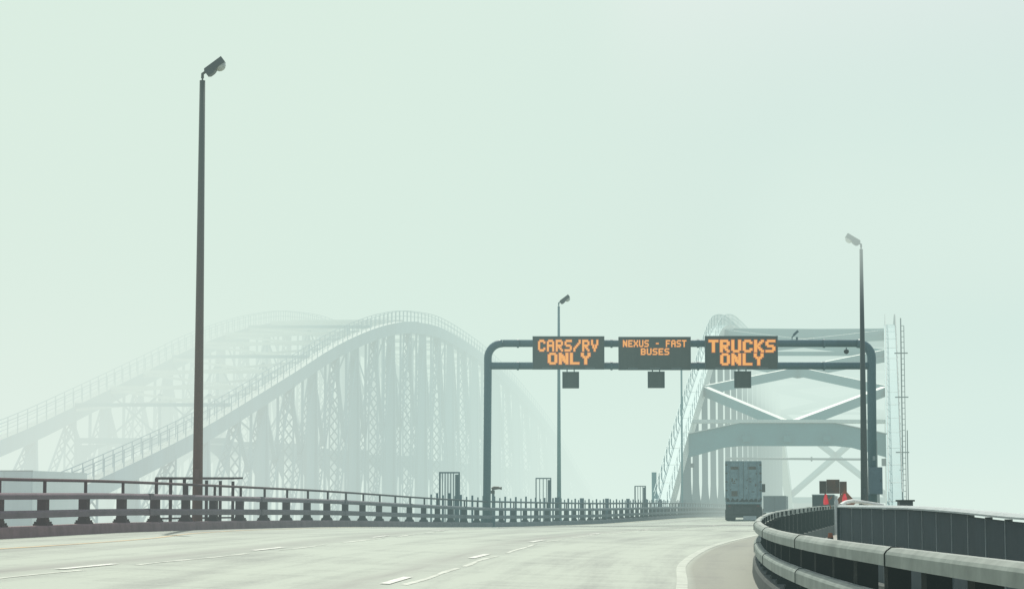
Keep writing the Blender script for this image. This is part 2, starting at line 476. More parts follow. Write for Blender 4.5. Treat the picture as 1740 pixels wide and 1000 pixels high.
# ------------------------------------------------------------------ street lamps
def lamp(base, top_z, label, pm, face=1, hrot=37, r0=.135, r1=.072):
    t = thing('street_lamp', base, label, 'street lamp', 'tall lamps along the bridge approach')
    H = top_z - base.z; bx_, by, bz = base
    MB().tube([base, base+Vector((0,0,.5*H)), base+Vector((0,0,H))], [r0, (r0+r1)/2, r1], 14).build('pole', pm, t, smooth=True)
    q = MB(); q.box(base+Vector((0,0,.02)), (.48,.48,.04)); q.tube([base+Vector((0,0,.04)), base+Vector((0,0,.16))], [r0*1.5, r0*1.1], 12)
    q.build('base_plate', pm, t)
    MB().box(base+Vector((0, -r0*.98, 1.6)), (.12, .03, .3)).build('hatch', pm, t)
    tp = base+Vector((0,0,H)); f = face
    MB().tube([tp, tp+Vector((0,0,.06)), tp+Vector((0,0,.07)), tp+Vector((.0*f,0,.20)), tp+Vector((.10*f,0,.27))], [.025,.025,.045,.045,.04], 8).build('arm', pm, t)
    a = R(hrot); rot = Matrix.Rotation(-a*f, 3, 'Y')
    c = tp + Vector((.36*f, 0, .42))
    h = MB()
    prof = [(-.33,-.10),(-.33,.05),(-.29,.11),(.33,.11),(.33,-.07),(.31,-.09),(.05,-.09),(-.12,-.15),(-.26,-.15)]
    poly = [c + rot @ Vector((x*f, -.16, z)) for x, z in prof]
    h.prism(poly, (0,.32,0)); hd = h.build('lamp_head', M['head'], t)
    g_ = MB(); vs = []; fs = []
    nn_, mm = 12, 6
    cc = c + rot @ Vector((.14*f, 0, -.09))
    for i in range(mm+1):
        ph = i/mm*math.pi/2
        for j in range(nn_):
            th = 2*math.pi*j/nn_
            vs.append(cc + rot @ Vector((.17*math.cos(ph)*math.cos(th), .14*math.cos(ph)*math.sin(th), -.15*math.sin(ph))))
    for i in range(mm):
        for j in range(nn_): fs.append((i*nn_+j, i*nn_+(j+1) % nn_, (i+1)*nn_+(j+1) % nn_, (i+1)*nn_+j))
    g_.add(vs, fs); g_.build('lens', M['glass'], hd, smooth=True)
    return t
LB = P(334, 888, 69.0); LB.z = -.62
lt = P(345, 137, 69.0)
LB.x = (LB.x+lt.x)/2
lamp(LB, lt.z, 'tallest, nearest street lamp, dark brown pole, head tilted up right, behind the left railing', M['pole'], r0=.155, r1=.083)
mb_ = Vector((P(950, 870, 141).x, 141, -.8)); lamp(mb_, P(950, 520, 141).z, 'faint thin grey street lamp between the sign gantry leg and the first message sign', M['poleM'])
rb_ = Vector((P(1469, 850, 102).x, 102, -.9)); lamp(rb_, P(1466, 423, 102).z, 'street lamp with head tilted up left, in front of the right gantry leg', M['poleR'], face=-1, hrot=31, r0=.17)

# ------------------------------------------------------------------ sign gantry
GD = 118.0
gt = thing('sign_gantry', P(1155, 884, GD), 'blue-grey tubular gantry with rounded corners, carrying three message signs over the road', 'gantry')
def gp(px, py): return P(px, py, GD)
def corner(cx, cy, r, a0, a1, n=8):
    return [gp(cx + r*math.cos(R(a0+(a1-a0)*i/n)), cy - r*math.sin(R(a0+(a1-a0)*i/n))) for i in range(n+1)]
zl = -1.0
bl = gp(829, 800); bl = Vector((gp(827, 800).x, GD, zl)); br = Vector((gp(1482, 800).x, GD, zl))
MB().tube([bl, gp(829, 640)] + corner(854, 608, 25, 180, 90), .195, 16).build('leg', M['gantry'], gt, smooth=True)
MB().tube([br, gp(1481, 640)] + corner(1456, 608, 25, 0, 90), .225, 16).build('leg', M['gantry'], gt, smooth=True)
MB().tube([gp(854, 583), gp(1456, 583)], .183, 16).build('crossbeam', M['gantry'], gt, smooth=True)
MB().tube([gp(830, 621), gp(1480, 621)], .183, 16).build('crossbeam', M['gantry'], gt, smooth=True)
for x in (880, 1039, 1186, 1400):
    for y in (583, 621):
        c = gp(x, y); q = MB(); q.tube([c-Vector((.05,0,0)), c+Vector((.05,0,0))], .225, 16); q.build('flange', M['gantry'], gt)
for x in (829, 1481):
    q = MB(); c = gp(x, 800); q.box((c.x, GD, zl+.03), (.8, .8, .06)); q.box((c.x, GD, zl+.3), (.05, .7, .5)); q.box((c.x, GD, zl+.3), (.7, .05, .5))
    q.build('base_plate', M['gantry'], gt)
for a, b in ((905, 1027), (1051, 1174), (1198, 1322)):
    q = MB()
    for x in (a+18, b-18):
        c = gp(x, 602); q.box((c.x, GD-.22, c.z), (.12, .16, 1.5))
    q.build('mounting_bracket', M['gantry'], gt)
q = MB(); q.tube([(br.x-.33, GD+.1, zl), (br.x-.33, GD+.1, gp(0, 640).z)], .05, 8); q.build('conduit', M['black'], gt)
q = MB(); c = gp(1484, 778); q.box(c+Vector((0,-.22,0)), (.14, .05, .22)); q.build('access_hatch', M['cope'], gt)

FONT = {'C':'01110 10001 10000 10000 10000 10001 01110','A':'01110 10001 10001 11111 10001 10001 10001','R':'11110 10001 10001 11110 10100 10010 10001',
'S':'01111 10000 10000 01110 00001 00001 11110','/':'00001 00001 00010 00100 01000 10000 10000','V':'10001 10001 10001 01010 01010 00100 00100',
'O':'01110 10001 10001 10001 10001 10001 01110','N':'10001 11001 11101 10101 10111 10011 10001','L':'10000 10000 10000 10000 10000 10000 11111',
'Y':'10001 10001 01010 00100 00100 00100 00100','E':'11111 10000 10000 11110 10000 10000 11111','X':'10001 10001 01010 00100 01010 10001 10001',
'U':'10001 10001 10001 10001 10001 10001 01110','-':'00000 00000 00000 01110 00000 00000 00000','F':'11111 10000 10000 11110 10000 10000 10000',
'T':'11111 00100 00100 00100 00100 00100 00100','B':'11110 10001 10001 11110 10001 10001 11110','K':'10001 10010 10100 11000 10100 10010 10001',' ':'00000 '*7}
def led_line(cell, glow, text, x0, x1, y0, y1, yd, bold):
    """stamp a line of dot-matrix text between photo pixels on the plane Y=yd"""
    n = len(text); pitch = (x1-x0+ (x1-x0)/(n*6)) / n
    s = 3
    cw = pitch*(5.0/6.3)/5.3; 
    on = set()
    hsub = 7*s
    ex = bold
    for i, ch in enumerate(text):
        g = FONT[ch].split()
        for r_ in range(7):
            for c_ in range(5):
                if g[r_][c_] == '1':
                    for a in range(s+ex):
                        for b in range(s+ (1 if bold else 0)):
                            on.add((i, c_*s+a, r_*s+b))
    sw = cw/s; shh = (y1-y0)/(hsub+(1 if bold else 0))
    def quad(mb, i, a, b, yy):
        xa = x0+i*pitch+a*sw; ya = y0+b*shh
        p1, p2 = P(xa, ya, yd), P(xa+sw, ya+shh, yd)
        mb.add([(p1.x, yy, p2.z), (p2.x, yy, p2.z), (p2.x, yy, p1.z), (p1.x, yy, p1.z)], [(0,1,2,3)])
    for (i, a, b) in on: quad(cell, i, a, b, yd-.012)
    halo = set()
    for (i, a, b) in on:
        for da in (-1, 0, 1):
            for db in (-1, 0, 1):
                if (i, a+da, b+db) not in on: halo.add((i, a+da, b+db))
    for (i, a, b) in halo: quad(glow, i, a, b, yd-.008)

SD = GD-.52
def msign(x0, y0, x1, y1, lines, label):
    a, b = P(x0, y0, SD), P(x1, y1, SD)
    t = thing('message_sign', Vector(((a.x+b.x)/2, SD, b.z)), label, 'sign', 'electronic message signs on the gantry')
    cxx, czz = (a.x+b.x)/2, (a.z+b.z)/2; w, h = b.x-a.x, a.z-b.z
    MB().box((cxx, SD+.115, czz), (w, .22, h)).build('cabinet', M['sign'], t)
    q = MB()
    for dz, hh in ((h/2-.02, .05), (-h/2+.015, .04)): q.box((cxx, SD-.006, czz+dz), (w+.01, .03, hh))
    for dx in (-w/2+.015, w/2-.015): q.box((cxx+dx, SD-.006, czz), (.035, .027, h-.04))
    q.build('frame', M['signedge'], t)
    q = MB()
    for i in range(3): q.box((cxx+(i-1)*w*.3, SD-.006, czz-h/2+.075), (.5, .012, .03))
    q.build('vent', M['cope'], t)
    c, gl = MB(), MB()
    for (tx, xa, xb, ya, yb, bo) in lines: led_line(c, gl, tx, xa, xb, ya, yb, SD, bo)
    gl.build('lettering_glow', M['ledglow'], t); c.build('lettering', M['led'], t)
    return t
msign(905, 571, 1027, 627, [('CARS/RV', 914.5, 1017, 577, 596.5, 1), ('ONLY', 931, 1003, 599, 618.5, 2)],
      'message sign reading CARS/RV ONLY in amber letters, hung on the gantry')
msign(1051, 572, 1174, 628, [('NEXUS - FAST', 1058.5, 1166.5, 577.5, 589, 1), ('BUSES', 1089, 1137.5, 591.5, 602.5, 1)],
      'message sign reading NEXUS - FAST BUSES in small amber letters, hung on the gantry')
msign(1198, 570.5, 1322, 627, [('TRUCKS', 1204, 1317, 577, 598, 2), ('ONLY', 1224, 1297, 600, 620, 2)],
      'message sign reading TRUCKS ONLY in bold amber letters, hung on the gantry')
for (x0, x1, y0, y1, lab) in ((956, 983.5, 631, 659, 'small dark lane signal box hanging below the CARS/RV ONLY sign'),
                         (1101, 1129, 630.5, 658.5, 'small dark lane signal box hanging below the NEXUS - FAST BUSES sign'),
                         (1248, 1276, 630, 658.5, 'small dark lane signal box hanging below the TRUCKS ONLY sign')):
    a, b = P(x0, y0, SD), P(x1, y1, SD); w, h = b.x-a.x, a.z-b.z
    t = thing('lane_signal', Vector(((a.x+b.x)/2, SD+.1, b.z)), lab, 'signal', 'lane signals under the message signs')
    MB().box(((a.x+b.x)/2, SD+.12, (a.z+b.z)/2), (w, .2, h)).build('housing', M['sign'], t)
    q = MB(); q.box(((a.x+b.x)/2, SD-.01, a.z-.02), (w+.03, .08, .03))
    for s_ in (-1, 1): q.box(((a.x+b.x)/2+s_*(w/2), SD-.01, (a.z+b.z)/2), (.03, .07, h))
    q.build('visor', M['signedge'], t)
    q = MB()
    for s_ in (-1, 1): q.box(((a.x+b.x)/2+s_*w*.22, SD+.12, a.z+.05), (.05, .05, .13))
    q.build('hanger', M['signedge'], t)

# cameras on the gantry, cabinet on its leg
c = gp(1350, 576)
t = thing('security_camera', c, 'small camera on a bent stalk on top of the gantry beam', 'camera')
MB().tube([c+Vector((-.12,0,0)), c+Vector((-.12,0,.12)), c+Vector((.02,0,.22))], .03, 6).build('bracket', M['gantry'], t)
MB().beam(c+Vector((-.05,0,.2)), c+Vector((.18,0,.42)), .16, .12).build('body', M['gantry'], t)
MB().box(c+Vector((.12,0,.05)), (.1,.1,.12)).build('junction_box', M['gantry'], t)
c = gp(1438, 590)
t = thing('dome_camera', c, 'small round camera hanging under the gantry beam near the right lamp', 'camera')
MB().tube([c, c+Vector((0,0,-.10))], .03, 6).build('stem', M['gantry'], t)
MB().tube([c+Vector((0,0,-.1)), c+Vector((0,0,-.14)), c+Vector((0,0,-.24)), c+Vector((0,0,-.30)), c+Vector((0,0,-.33))], [.06,.13,.13,.08,.02], 10).build('dome', M['black'], t, smooth=True)
a, b = P(1477, 793, GD-.6), P(1500, 839, GD-.6)
t = thing('electrical_cabinet', Vector(((a.x+b.x)/2, GD-.45, b.z)), 'blue-grey electrical cabinet fixed to the right leg of the gantry', 'cabinet')
MB().box(((a.x+b.x)/2, GD-.43, (a.z+b.z)/2), (b.x-a.x, .34, a.z-b.z)).build('body', M['cab'], t)
q = MB(); q.box(((a.x+b.x)/2, GD-.612, (a.z+b.z)/2), (b.x-a.x-.05, .02, a.z-b.z-.06)); dr = q.build('door', M['cab'], t)
MB().box((b.x-.09, GD-.635, (a.z+b.z)/2), (.03, .03, .14)).build('handle', M['black'], dr)
MB().box((a.x-.16, GD-.3, (a.z+b.z)/2+.1), (.12, .2, 1.1)).build('side_box', M['cab'], t)

# ------------------------------------------------------------------ ladder cages on the left side
def cage(x0, x1, ytop, dd, bars, label, m_):
    a = P(x0, ytop, dd); b = P(x1, ytop, dd)
    base = Vector(((a.x+b.x)/2, dd, ZL(dd)))
    t = thing('ladder_cage', base, label, 'cage', 'barred cages behind the left railing')
    w = b.x-a.x; z1 = a.z; z0 = base.z
    q = MB(); 
    for yy in (0, .8):
        for zz in (z1-.03, z0+1.32): q.beam((a.x, dd+yy, zz), (b.x, dd+yy, zz), .06, .06)
    for xx in (a.x, b.x):
        for zz in (z1-.03, z0+1.32): q.beam((xx, dd+.03, zz), (xx, dd+.77, zz), .06, .055)
    for xx in (a.x, b.x):
        for yy in (0, .8): q.beam((xx, dd+yy, z0+1.3), (xx, dd+yy, z1-.03), .058, .058, up=(0,1,0))
    q.build('frame', m_, t)
    for i in range(bars):
        x = a.x + w*.72*i/(bars-1)
        MB().beam((x, dd-.05, z0-.2), (x, dd-.05, z1-.06), .045, .045, up=(0,1,0)).build('bar', m_, t)
    MB().box((b.x-w*.1, dd+.4, (z0+z1)/2-.1), (w*.2, .7, z1-z0-.05)).build('side_panel', m_, t)
M['cage'] = mat('cage paint', (.18, .25, .27), .5, 0, .2, 2)
cage(747, 780, 801, 112, 6, 'nearest barred ladder cage behind the left railing, left of the gantry leg', M['cage'])
cage(911, 936, 811, 138, 4, 'open barred ladder cage just left of the faint middle lamp pole', M['cage'])
cage(1079.5, 1097, 824.5, 180, 4, 'farthest barred ladder cage behind the left railing, beside the arch bridge foot', M['cage'])

# standpipe by the gantry leg
c = P(838, 860, 120)
t = thing('standpipe', Vector((c.x, 120, -1.0)), 'rusty standpipe with a horizontal nozzle beside the left leg of the gantry', 'standpipe')
MB().tube([(c.x, 120, -1.0), (c.x, 120, P(0, 832, 120).z)], .07, 8).build('pipe', M['cage'], t)
z = P(0, 828.5, 120).z
MB().tube([(c.x-.08, 120, z-.05), (c.x+.05, 120, z), (c.x+.27, 120, z+.01), (c.x+.34, 120, z-.01), (c.x+.44, 120, z-.01)], [.07, .09, .07, .05, .085], 8).build('nozzle', M['brown'], t, smooth=True)
MB().box((c.x-.02, 120, z-.2), (.2, .16, .16)).build('valve', M['brownd'], t)
MB().tube([(c.x+.06, 120, -.7), (c.x+.2, 120, -.72), (c.x+.3, 120, -.68)], .045, 6).build('elbow', M['white'], t)

# ------------------------------------------------------------------ screen wall on the right
WX = curve([(14, 4.85), (25, 5.45), (34, 5.9), (45, 6.25), (60, 6.8)])
WZ = curve([(14, -.12), (25, -.075), (31, -.01), (36, .03), (45, .055)])
t = thing('screen_wall', (WX(30), 30, -1.35), 'dark panelled screen wall with metal coping behind the barrier on the right', 'wall')
seg = [16.0]
while seg[-1] < 44.2: seg.append(seg[-1] + 1.5)
seg[-1] = 45.0
for i in range(len(seg)-1):
    a, b = seg[i], seg[i+1]; gap = .028 if a < 29 else .0
    q = MB(); pa = Vector((WX(a), a+.012, 0)); pb = Vector((WX(b), b-.012, 0))
    za, zb2 = WZ(a)-.06-gap, WZ(b)-.06-gap
    dx = Vector((.07, 0, 0))
    q.add([(pa.x, pa.y, -1.4), (pb.x, pb.y, -1.4), (pb.x, pb.y, zb2), (pa.x, pa.y, za)] +
          [(pa.x+.07, pa.y, -1.4), (pb.x+.07, pb.y, -1.4), (pb.x+.07, pb.y, zb2), (pa.x+.07, pa.y, za)],
          [(0,1,2,3),(4,7,6,5),(0,3,7,4),(1,5,6,2),(3,2,6,7),(0,4,5,1)])
    q.build('panel', M['wall'], t)
for i, a in enumerate(seg):
    MB().box((WX(a)+.035, a, (WZ(a)-.05-1.4)/2), (.09, .018, 1.35+WZ(a)-.03)).build('post', M['cope'], t)
MB().sweep([(Vector((WX(a/2.0), a/2.0, WZ(a/2.0))), Vector((1,0,0))) for a in range(31, 91)], [(-.06, -.052), (-.06, -.03), (-.01, 0), (.14, 0), (.16, -.02), (.16, -.052)]).build('coping', M['cope'], t)
q = MB(); q.sweep([(Vector((WX(a)-.12, a, -1.36)), Vector((1,0,0))) for a in range(16, 46)], [(-.1, 0), (-.1, .14), (.1, .14), (.1, 0)]); q.build('footing', M['kerbR'], t)
MB().box((WX(44.9)+.05, 45.06, -.68), (.2, .1, 1.42)).build('end_post', M['wall'], t)
# end of a pipe rail curling behind the wall
q = MB(); q.tube([P(1428, 858, 52), P(1436, 853, 53), P(1448, 850.5, 56), P(1462, 852, 58), P(1500, 858, 60)], .045, 8)
t = thing('pipe_rail', P(1436, 895, 54), 'pale curved pipe rail rising just behind the left end of the dark screen wall', 'railing')
q.build('pipe', M['white'], t)
q = MB(); 
for (x, y_, dd) in ((1436, 853, 53), (1462, 852, 58)):
    c = P(x, y_, dd); q = MB(); q.tube([(c.x, dd, -1.1), c], .04, 6); q.build('post', M['railR'], t)
# low kerb and small orange post seen between barrier and wall
t_ = P(1411, 905, 34)
t = thing('traffic_cone', Vector((t_.x, 36, -1.4)), 'small dark post with orange cap between the right barrier and screen wall', 'cone')
cpos = P(1411, 905, 36)
MB().tube([(cpos.x, 36, -1.4), (cpos.x, 36, -.45)], .045, 8).build('body', M['black'], t)
MB().tube([(cpos.x, 36, -.45), (cpos.x, 36, -.38)], [.045, .03], 8).build('cap', M['orange'], t)
t = thing('equipment_box', P(1537, 860, 72), 'low dark box behind the screen wall, under the right foot of the arch', 'box')
a, b = P(1524, 851, 72), P(1552, 866, 72)
MB().box(((a.x+b.x)/2, 72, (a.z-1.1)/2), (b.x-a.x-.1, .5, a.z+1.1)).build('body', M['black'], t)
MB().box(((a.x+b.x)/2, 71.98, a.z+.02), (b.x-a.x, .56, .05)).build('lid', M['postR'], t)

# ------------------------------------------------------------------ work zone boards and flags
WD = 96.0
a, b = P(1392, 814, WD), P(1439, 838, WD)
t = thing('work_board', Vector(((a.x+b.x)/2, WD, -.9)), 'rusty brown rectangular roadworks board on posts behind the barrier', 'board')
wb, hb = b.x-a.x, a.z-b.z
MB().box((a.x+wb*.13, WD-.01, b.z+hb/2-.03), (wb*.26-.01, .05, hb-.06)).build('left_panel', M['brownd'], t)
MB().box((a.x+wb*.50, WD, b.z+hb/2), (wb*.48-.01, .05, hb)).build('middle_panel', M['brown'], t)
MB().box((a.x+wb*.87, WD-.01, b.z+hb/2-.04), (wb*.26-.01, .05, hb-.08)).build('right_panel', M['brown'], t)
for fr in (.22, .78):
    MB().box((a.x+wb*fr, WD+.06, (b.z-.9)/2), (.06, .05, b.z+.9+.25)).build('leg', M['brownd'], t)
c = P(1436, 856, 90)
t = thing('work_sign', Vector((c.x, 90, -.95)), 'brown diamond roadworks sign leaning beside the rusty board', 'sign')
q = MB(); q.prism([P(1436, 832, 90), P(1455, 853, 90), P(1436, 872, 90), P(1421, 850, 90)], (0,.03,0)); q.build('plate', M['orange'], t)
q = MB(); q.beam((c.x, 90.06, -.95), (c.x, 90.06, .4), .05, .05, up=(0,1,0)); q.build('post', M['brownd'], t)
def flag(x, ytop, ybot, dd, lab, lean):
    c = P(x, ytop, dd); e_ = P(x+lean, ybot+6, dd); wdt = 8.5
    t = thing('warning_flag', Vector((e_.x, dd, e_.z)), lab, 'flag', 'red warning flags at the roadworks')
    MB().tube([e_, P(x+lean*.1+1, ytop+1, dd)], .02, 6).build('staff', M['orange'], t)
    q = MB(); n = 7; vs = []
    for i in range(n+1):
        for j in range(5):
            fr, fj = i/n, j/4
            wv = (.35+.65*math.sin(min(1, fr*1.25)*math.pi/2))*wdt
            p = P(x-wv/2+wv*fj + (ybot-ytop)*0, ytop+(ybot-ytop)*(fr - .12*abs(fj-.4)*(fr)), dd)
            p.y += .06*math.sin(fj*7+fr*3); vs.append(p)
    fs = [(i*5+j, i*5+j+1, (i+1)*5+j+1, (i+1)*5+j) for i in range(n) for j in range(4)]
    q.add(vs, fs); q.build('cloth', M['red'], t)
flag(1403.5, 839, 857, 88, 'left one of two red warning flags, with crossed sticks, before the dark grey box', 8)
flag(1435.5, 838, 853, 88, 'right one of two red warning flags, before the brown diamond sign', -3)
q = MB(); q.tube([P(1414, 843, 88.1), P(1404, 854, 88.1)], .02, 6)
tag(q.build('flag_stick', M['orange'], origin=P(1404, 854, 88.1)), 'thin orange stick crossing the staff of the left red flag', 'stick')
c = P(1421, 850, 84)
t = thing('water_barrel', Vector((c.x, 84, -.95)), 'small white rounded container between the two red flags', 'container')
MB().tube([(c.x, 84, -.95), (c.x, 84, .2), (c.x, 84, .28)], [.075,.075,.05], 10).build('body', M['white'], t)
MB().tube([(c.x, 84, .28), (c.x, 84, .42)], [.04,.05], 8).build('cap', M['white'], t)

# ------------------------------------------------------------------ vehicles
TD = 165.0
a, b = P(1232.5, 783, TD), P(1294, 853, TD)
cx_ = (a.x+b.x)/2; W = b.x-a.x; gz = zs(cx_, TD); Hh = a.z-b.z
t = thing('semi_trailer', (cx_, TD, gz), 'tall dirty blue-grey semi trailer seen from behind, its double doors shut', 'truck')
LEN = 13.5
def tl(y): return cx_ + .104*(y-TD)
q = MB(); zt_, zb_ = a.z, b.z
q.add([(cx_-W/2, TD, zb_), (cx_+W/2, TD, zb_), (cx_+W/2, TD, zt_), (cx_-W/2, TD, zt_),
       (tl(TD+LEN)-W/2, TD+LEN, zb_), (tl(TD+LEN)+W/2, TD+LEN, zb_), (tl(TD+LEN)+W/2, TD+LEN, zt_), (tl(TD+LEN)-W/2, TD+LEN, zt_)],
      [(0,1,2,3),(4,7,6,5),(0,3,7,4),(1,5,6,2),(3,2,6,7),(0,4,5,1)])
q.build('cargo_box', M['trailerside'], t)
for s_ in (-1, 1):
    dr = MB().box((cx_+s_*W*.24, TD-.035, (zb_+zt_)/2), (W*.455, .06, Hh-.12)).build('door', M['trailer'], t)
    q = MB()
    for o_ in (-.10, .14): q.tube([(cx_+s_*(W*.24+o_*W), TD-.085, zb_+.05), (cx_+s_*(W*.24+o_*W), TD-.085, zt_-.1)], .022, 6)
    q.build('lock_rod', M['cope'], dr)
    q = MB()
    for k_ in range(5): q.box((cx_+s_*(W/2-.06), TD-.075, zb_+.25+k_*(Hh-.5)/4), (.16, .03, .09))
    q.build('hinge', M['rust'], dr)
    MB().box((cx_+s_*W*.235, TD-.072, zt_-.47), (.58, .015, .20)).build('vent', M['rust'], dr)
q = MB()
q.box((cx_, TD-.03, zt_-.03), (W+.02, .09, .09)); q.box((cx_, TD-.03, zb_-.04), (W+.02, .09, .14))
for s_ in (-1, 1): q.box((cx_+s_*(W/2-.01), TD-.03, (zb_+zt_)/2), (.07, .088, Hh-.14))
q.build('door_frame', M['trailer'], t)
q = MB()
for (ox, oz, w_, h_) in ((-.78, 1.55, .14, .42), (-.64, 1.48, .12, .2), (-.5, 1.6, .2, .12), (-.66, 1.35, .3, .1), (.25, 1.55, .1, .1), (.42, 1.66, .42, .09), (.48, 1.45, .2, .12), (.85, 1.2, .12, .3), (.2, 1.0, .1, .1), (-.9, .9, .1, .1), (.65, .75, .3, .07), (.9, 2.0, .1, .14)):
    n = 7; poly = []
    for j in range(n):
        an = 2*math.pi*j/n; rr = rnd.uniform(.6, 1.1)
        poly.append((cx_+ox+w_/2*rr*math.cos(an), TD-.071, zb_+oz+h_/2*rr*math.sin(an)))
    q.prism(poly, (0,.004,0))
q.build('rust_stain', M['rust'], t)
MB().box((cx_-.64, TD-.075, zb_+.62), (.42, .02, .36)).build('placard', M['rust'], t)
# grimy bottom band
q = MB(); poly = [(cx_-W*.47, TD-.070, zb_+.06)]
for i in range(25):
    f_ = i/24; poly.append((cx_-W*.47+W*.94*f_, TD-.070, zb_+.18+.10*math.sin(i*1.9)+.07*rnd.random()))
poly.append((cx_+W*.47, TD-.070, zb_+.06)); q.prism(poly[::-1], (0,.003,0)); q.build('grime', M['dirty'], t)
q = MB(); q.box((cx_, TD+.3, (zb_+gz+.2)/2), (W*.97, .08, zb_-gz-.25)); q.box((cx_, TD+.1, gz+.58), (W*.92, .12, .14))
for s_ in (-1, 1): q.box((cx_+s_*.8, TD+.06, gz+.75), (.09, .1, .3))
q.build('underride_guard', M['dirty'], t)
for s_ in (-1, 1):
    MB().box((cx_+s_*.92, TD+.45, gz+.42), (.66, .03, .72)).build('mud_flap', M['tyre'], t)
    for yy in (1.1, 2.4):
        for k_ in (0, .32):
            q = MB(); xx = tl(TD+yy)+s_*(W/2-.16-k_)
            q.tube([(xx-.14, TD+yy, gz+.5), (xx+.14, TD+yy, gz+.5)], .5, 20); w_ = q.build('wheel', M['tyre'], t)
            MB().tube([(xx-.145, TD+yy, gz+.5), (xx+.145, TD+yy, gz+.5)], .26, 12).build('rim', M['cope'], w_)
q = MB(); q.box((cx_, TD+1.7, gz+.75), (W*.5, 3.2, .5)); q.build('chassis', M['dirty'], t)
MB().box((cx_+.42, TD-.06, gz+.20), (.92, .05, .28)).build('reflector_plate', M['white'], t)
q = MB()
for s_ in (-1, 1): q.box((cx_+s_*1.0, TD-.05, zb_-.25), (.18, .03, .09))
q.build('tail_light', mat('tail light', (.18, .03, .03), .3), t)
# tractor ahead of the trailer, with the mirror showing on the right
cy_ = TD+LEN+2.2; ccx = tl(cy_)
q = MB(); q.box((ccx, cy_, gz+1.75), (2.3, 2.6, 2.6)); q.box((ccx, cy_+2.0, gz+1.2), (1.9, 1.6, 1.4)); q.build('cab', M['trailerside'], t)
mx_ = P(1297.3, 828.5, TD+15); q = MB(); q.box((mx_.x, TD+15, mx_.z), (.26, .12, .62)); q.box((mx_.x-.25, TD+15.05, mx_.z+.1), (.5, .04, .05)); q.build('mirror', M['tyre'], t)
for s_ in (-1, 1):
    for yy in (-1.2, 2.0):
        MB().tube([(ccx+s_*1.0-.15, cy_+yy, gz+.5), (ccx+s_*1.0+.15, cy_+yy, gz+.5)], .5, 16).build('wheel', M['tyre'], t)

def boxtruck(x0, x1, yt, dd, ln, zb_abs, label, m_, slope=.157, roof=True):
    a, b = P(x0, yt, dd), P(x1, yt, dd); w = b.x-a.x; c = (a.x+b.x)/2
    t = thing('cargo_trailer', (c, dd, zb_abs), label, 'trailer')
    h = a.z-zb_abs-.55
    q = MB(); zt, zb = a.z, zb_abs+.55; e_ = c+slope*ln
    q.add([(c-w/2, dd, zb), (c+w/2, dd, zb), (c+w/2, dd, zt), (c-w/2, dd, zt), (e_-w/2, dd+ln, zb), (e_+w/2, dd+ln, zb), (e_+w/2, dd+ln, zt), (e_-w/2, dd+ln, zt)],
          [(0,1,2,3),(4,7,6,5),(0,3,7,4),(1,5,6,2),(3,2,6,7),(0,4,5,1)])
    q.build('cargo_box', m_, t)
    for s_ in (-1, 1):
        MB().box((c+s_*w*.245, dd-.02, (zt+zb)/2), (w*.46, .04, h-.1)).build('door', m_, t)
    q = MB(); q.box((c, dd-.02, zt), (w+.04, .1, .06)); q.box((c, dd-.02, zb), (w+.04, .1, .08)); q.build('door_frame', M['trailerside'], t)
    for s_ in (-1, 1):
        q = MB(); q.tube([(c+s_*(w/2-.2)-.12, dd+1.2, zb_abs+.42), (c+s_*(w/2-.2)+.12, dd+1.2, zb_abs+.42)], .42, 16); q.build('wheel', M['tyre'], t)
boxtruck(1297, 1335, 842, 196, 5, -.9, 'plain grey cargo trailer just right of the dirty semi trailer', M['box'])
boxtruck(1380, 1417, 840, 150, 5, -.95, 'dark grey cargo trailer behind the left red flag', M['boxd'])

# ------------------------------------------------------------------ arch bridge
SL = .1575
AD0, AL = 203.0, 280.0
HT = curve([(0, 0), (20, 6.6), (41, 12.9), (73, 21.1), (97, 22.9), (140, 23.8)])
def arch_h(tt):
    tt = min(tt, AL-tt); return HT(tt) - .8
def apt(plane, d, z=None):
    X = (-19.2 if plane < 0 else 1.0) + SL*d
    return Vector((X, d, arch_h(d-AD0) if z is None else z))
ab = thing('arch_bridge', (AD0*SL-9, AD0, -1.2), 'pale blue tied-arch bridge standing in the fog over the road, with braced white ribs', 'bridge')
UP = Vector((0,0,1))
across = Vector((1, -SL, 0)).normalized()
def rib_frame(d):
    a = arch_h(d-AD0-.5) if d > AD0+.6 else arch_h(.1); b = arch_h(d-AD0+.5) if d < AD0+AL-.6 else arch_h(AL-.1)
    tt = Vector((SL, 1, (arch_h(min(AL, d-AD0+.5)) - arch_h(max(0, d-AD0-.5))))).normalized()
    n = across.cross(tt).normalized()
    if n.z < 0: n = -n
    return n
ds = [AD0 + AL*i/56 for i in range(57)]
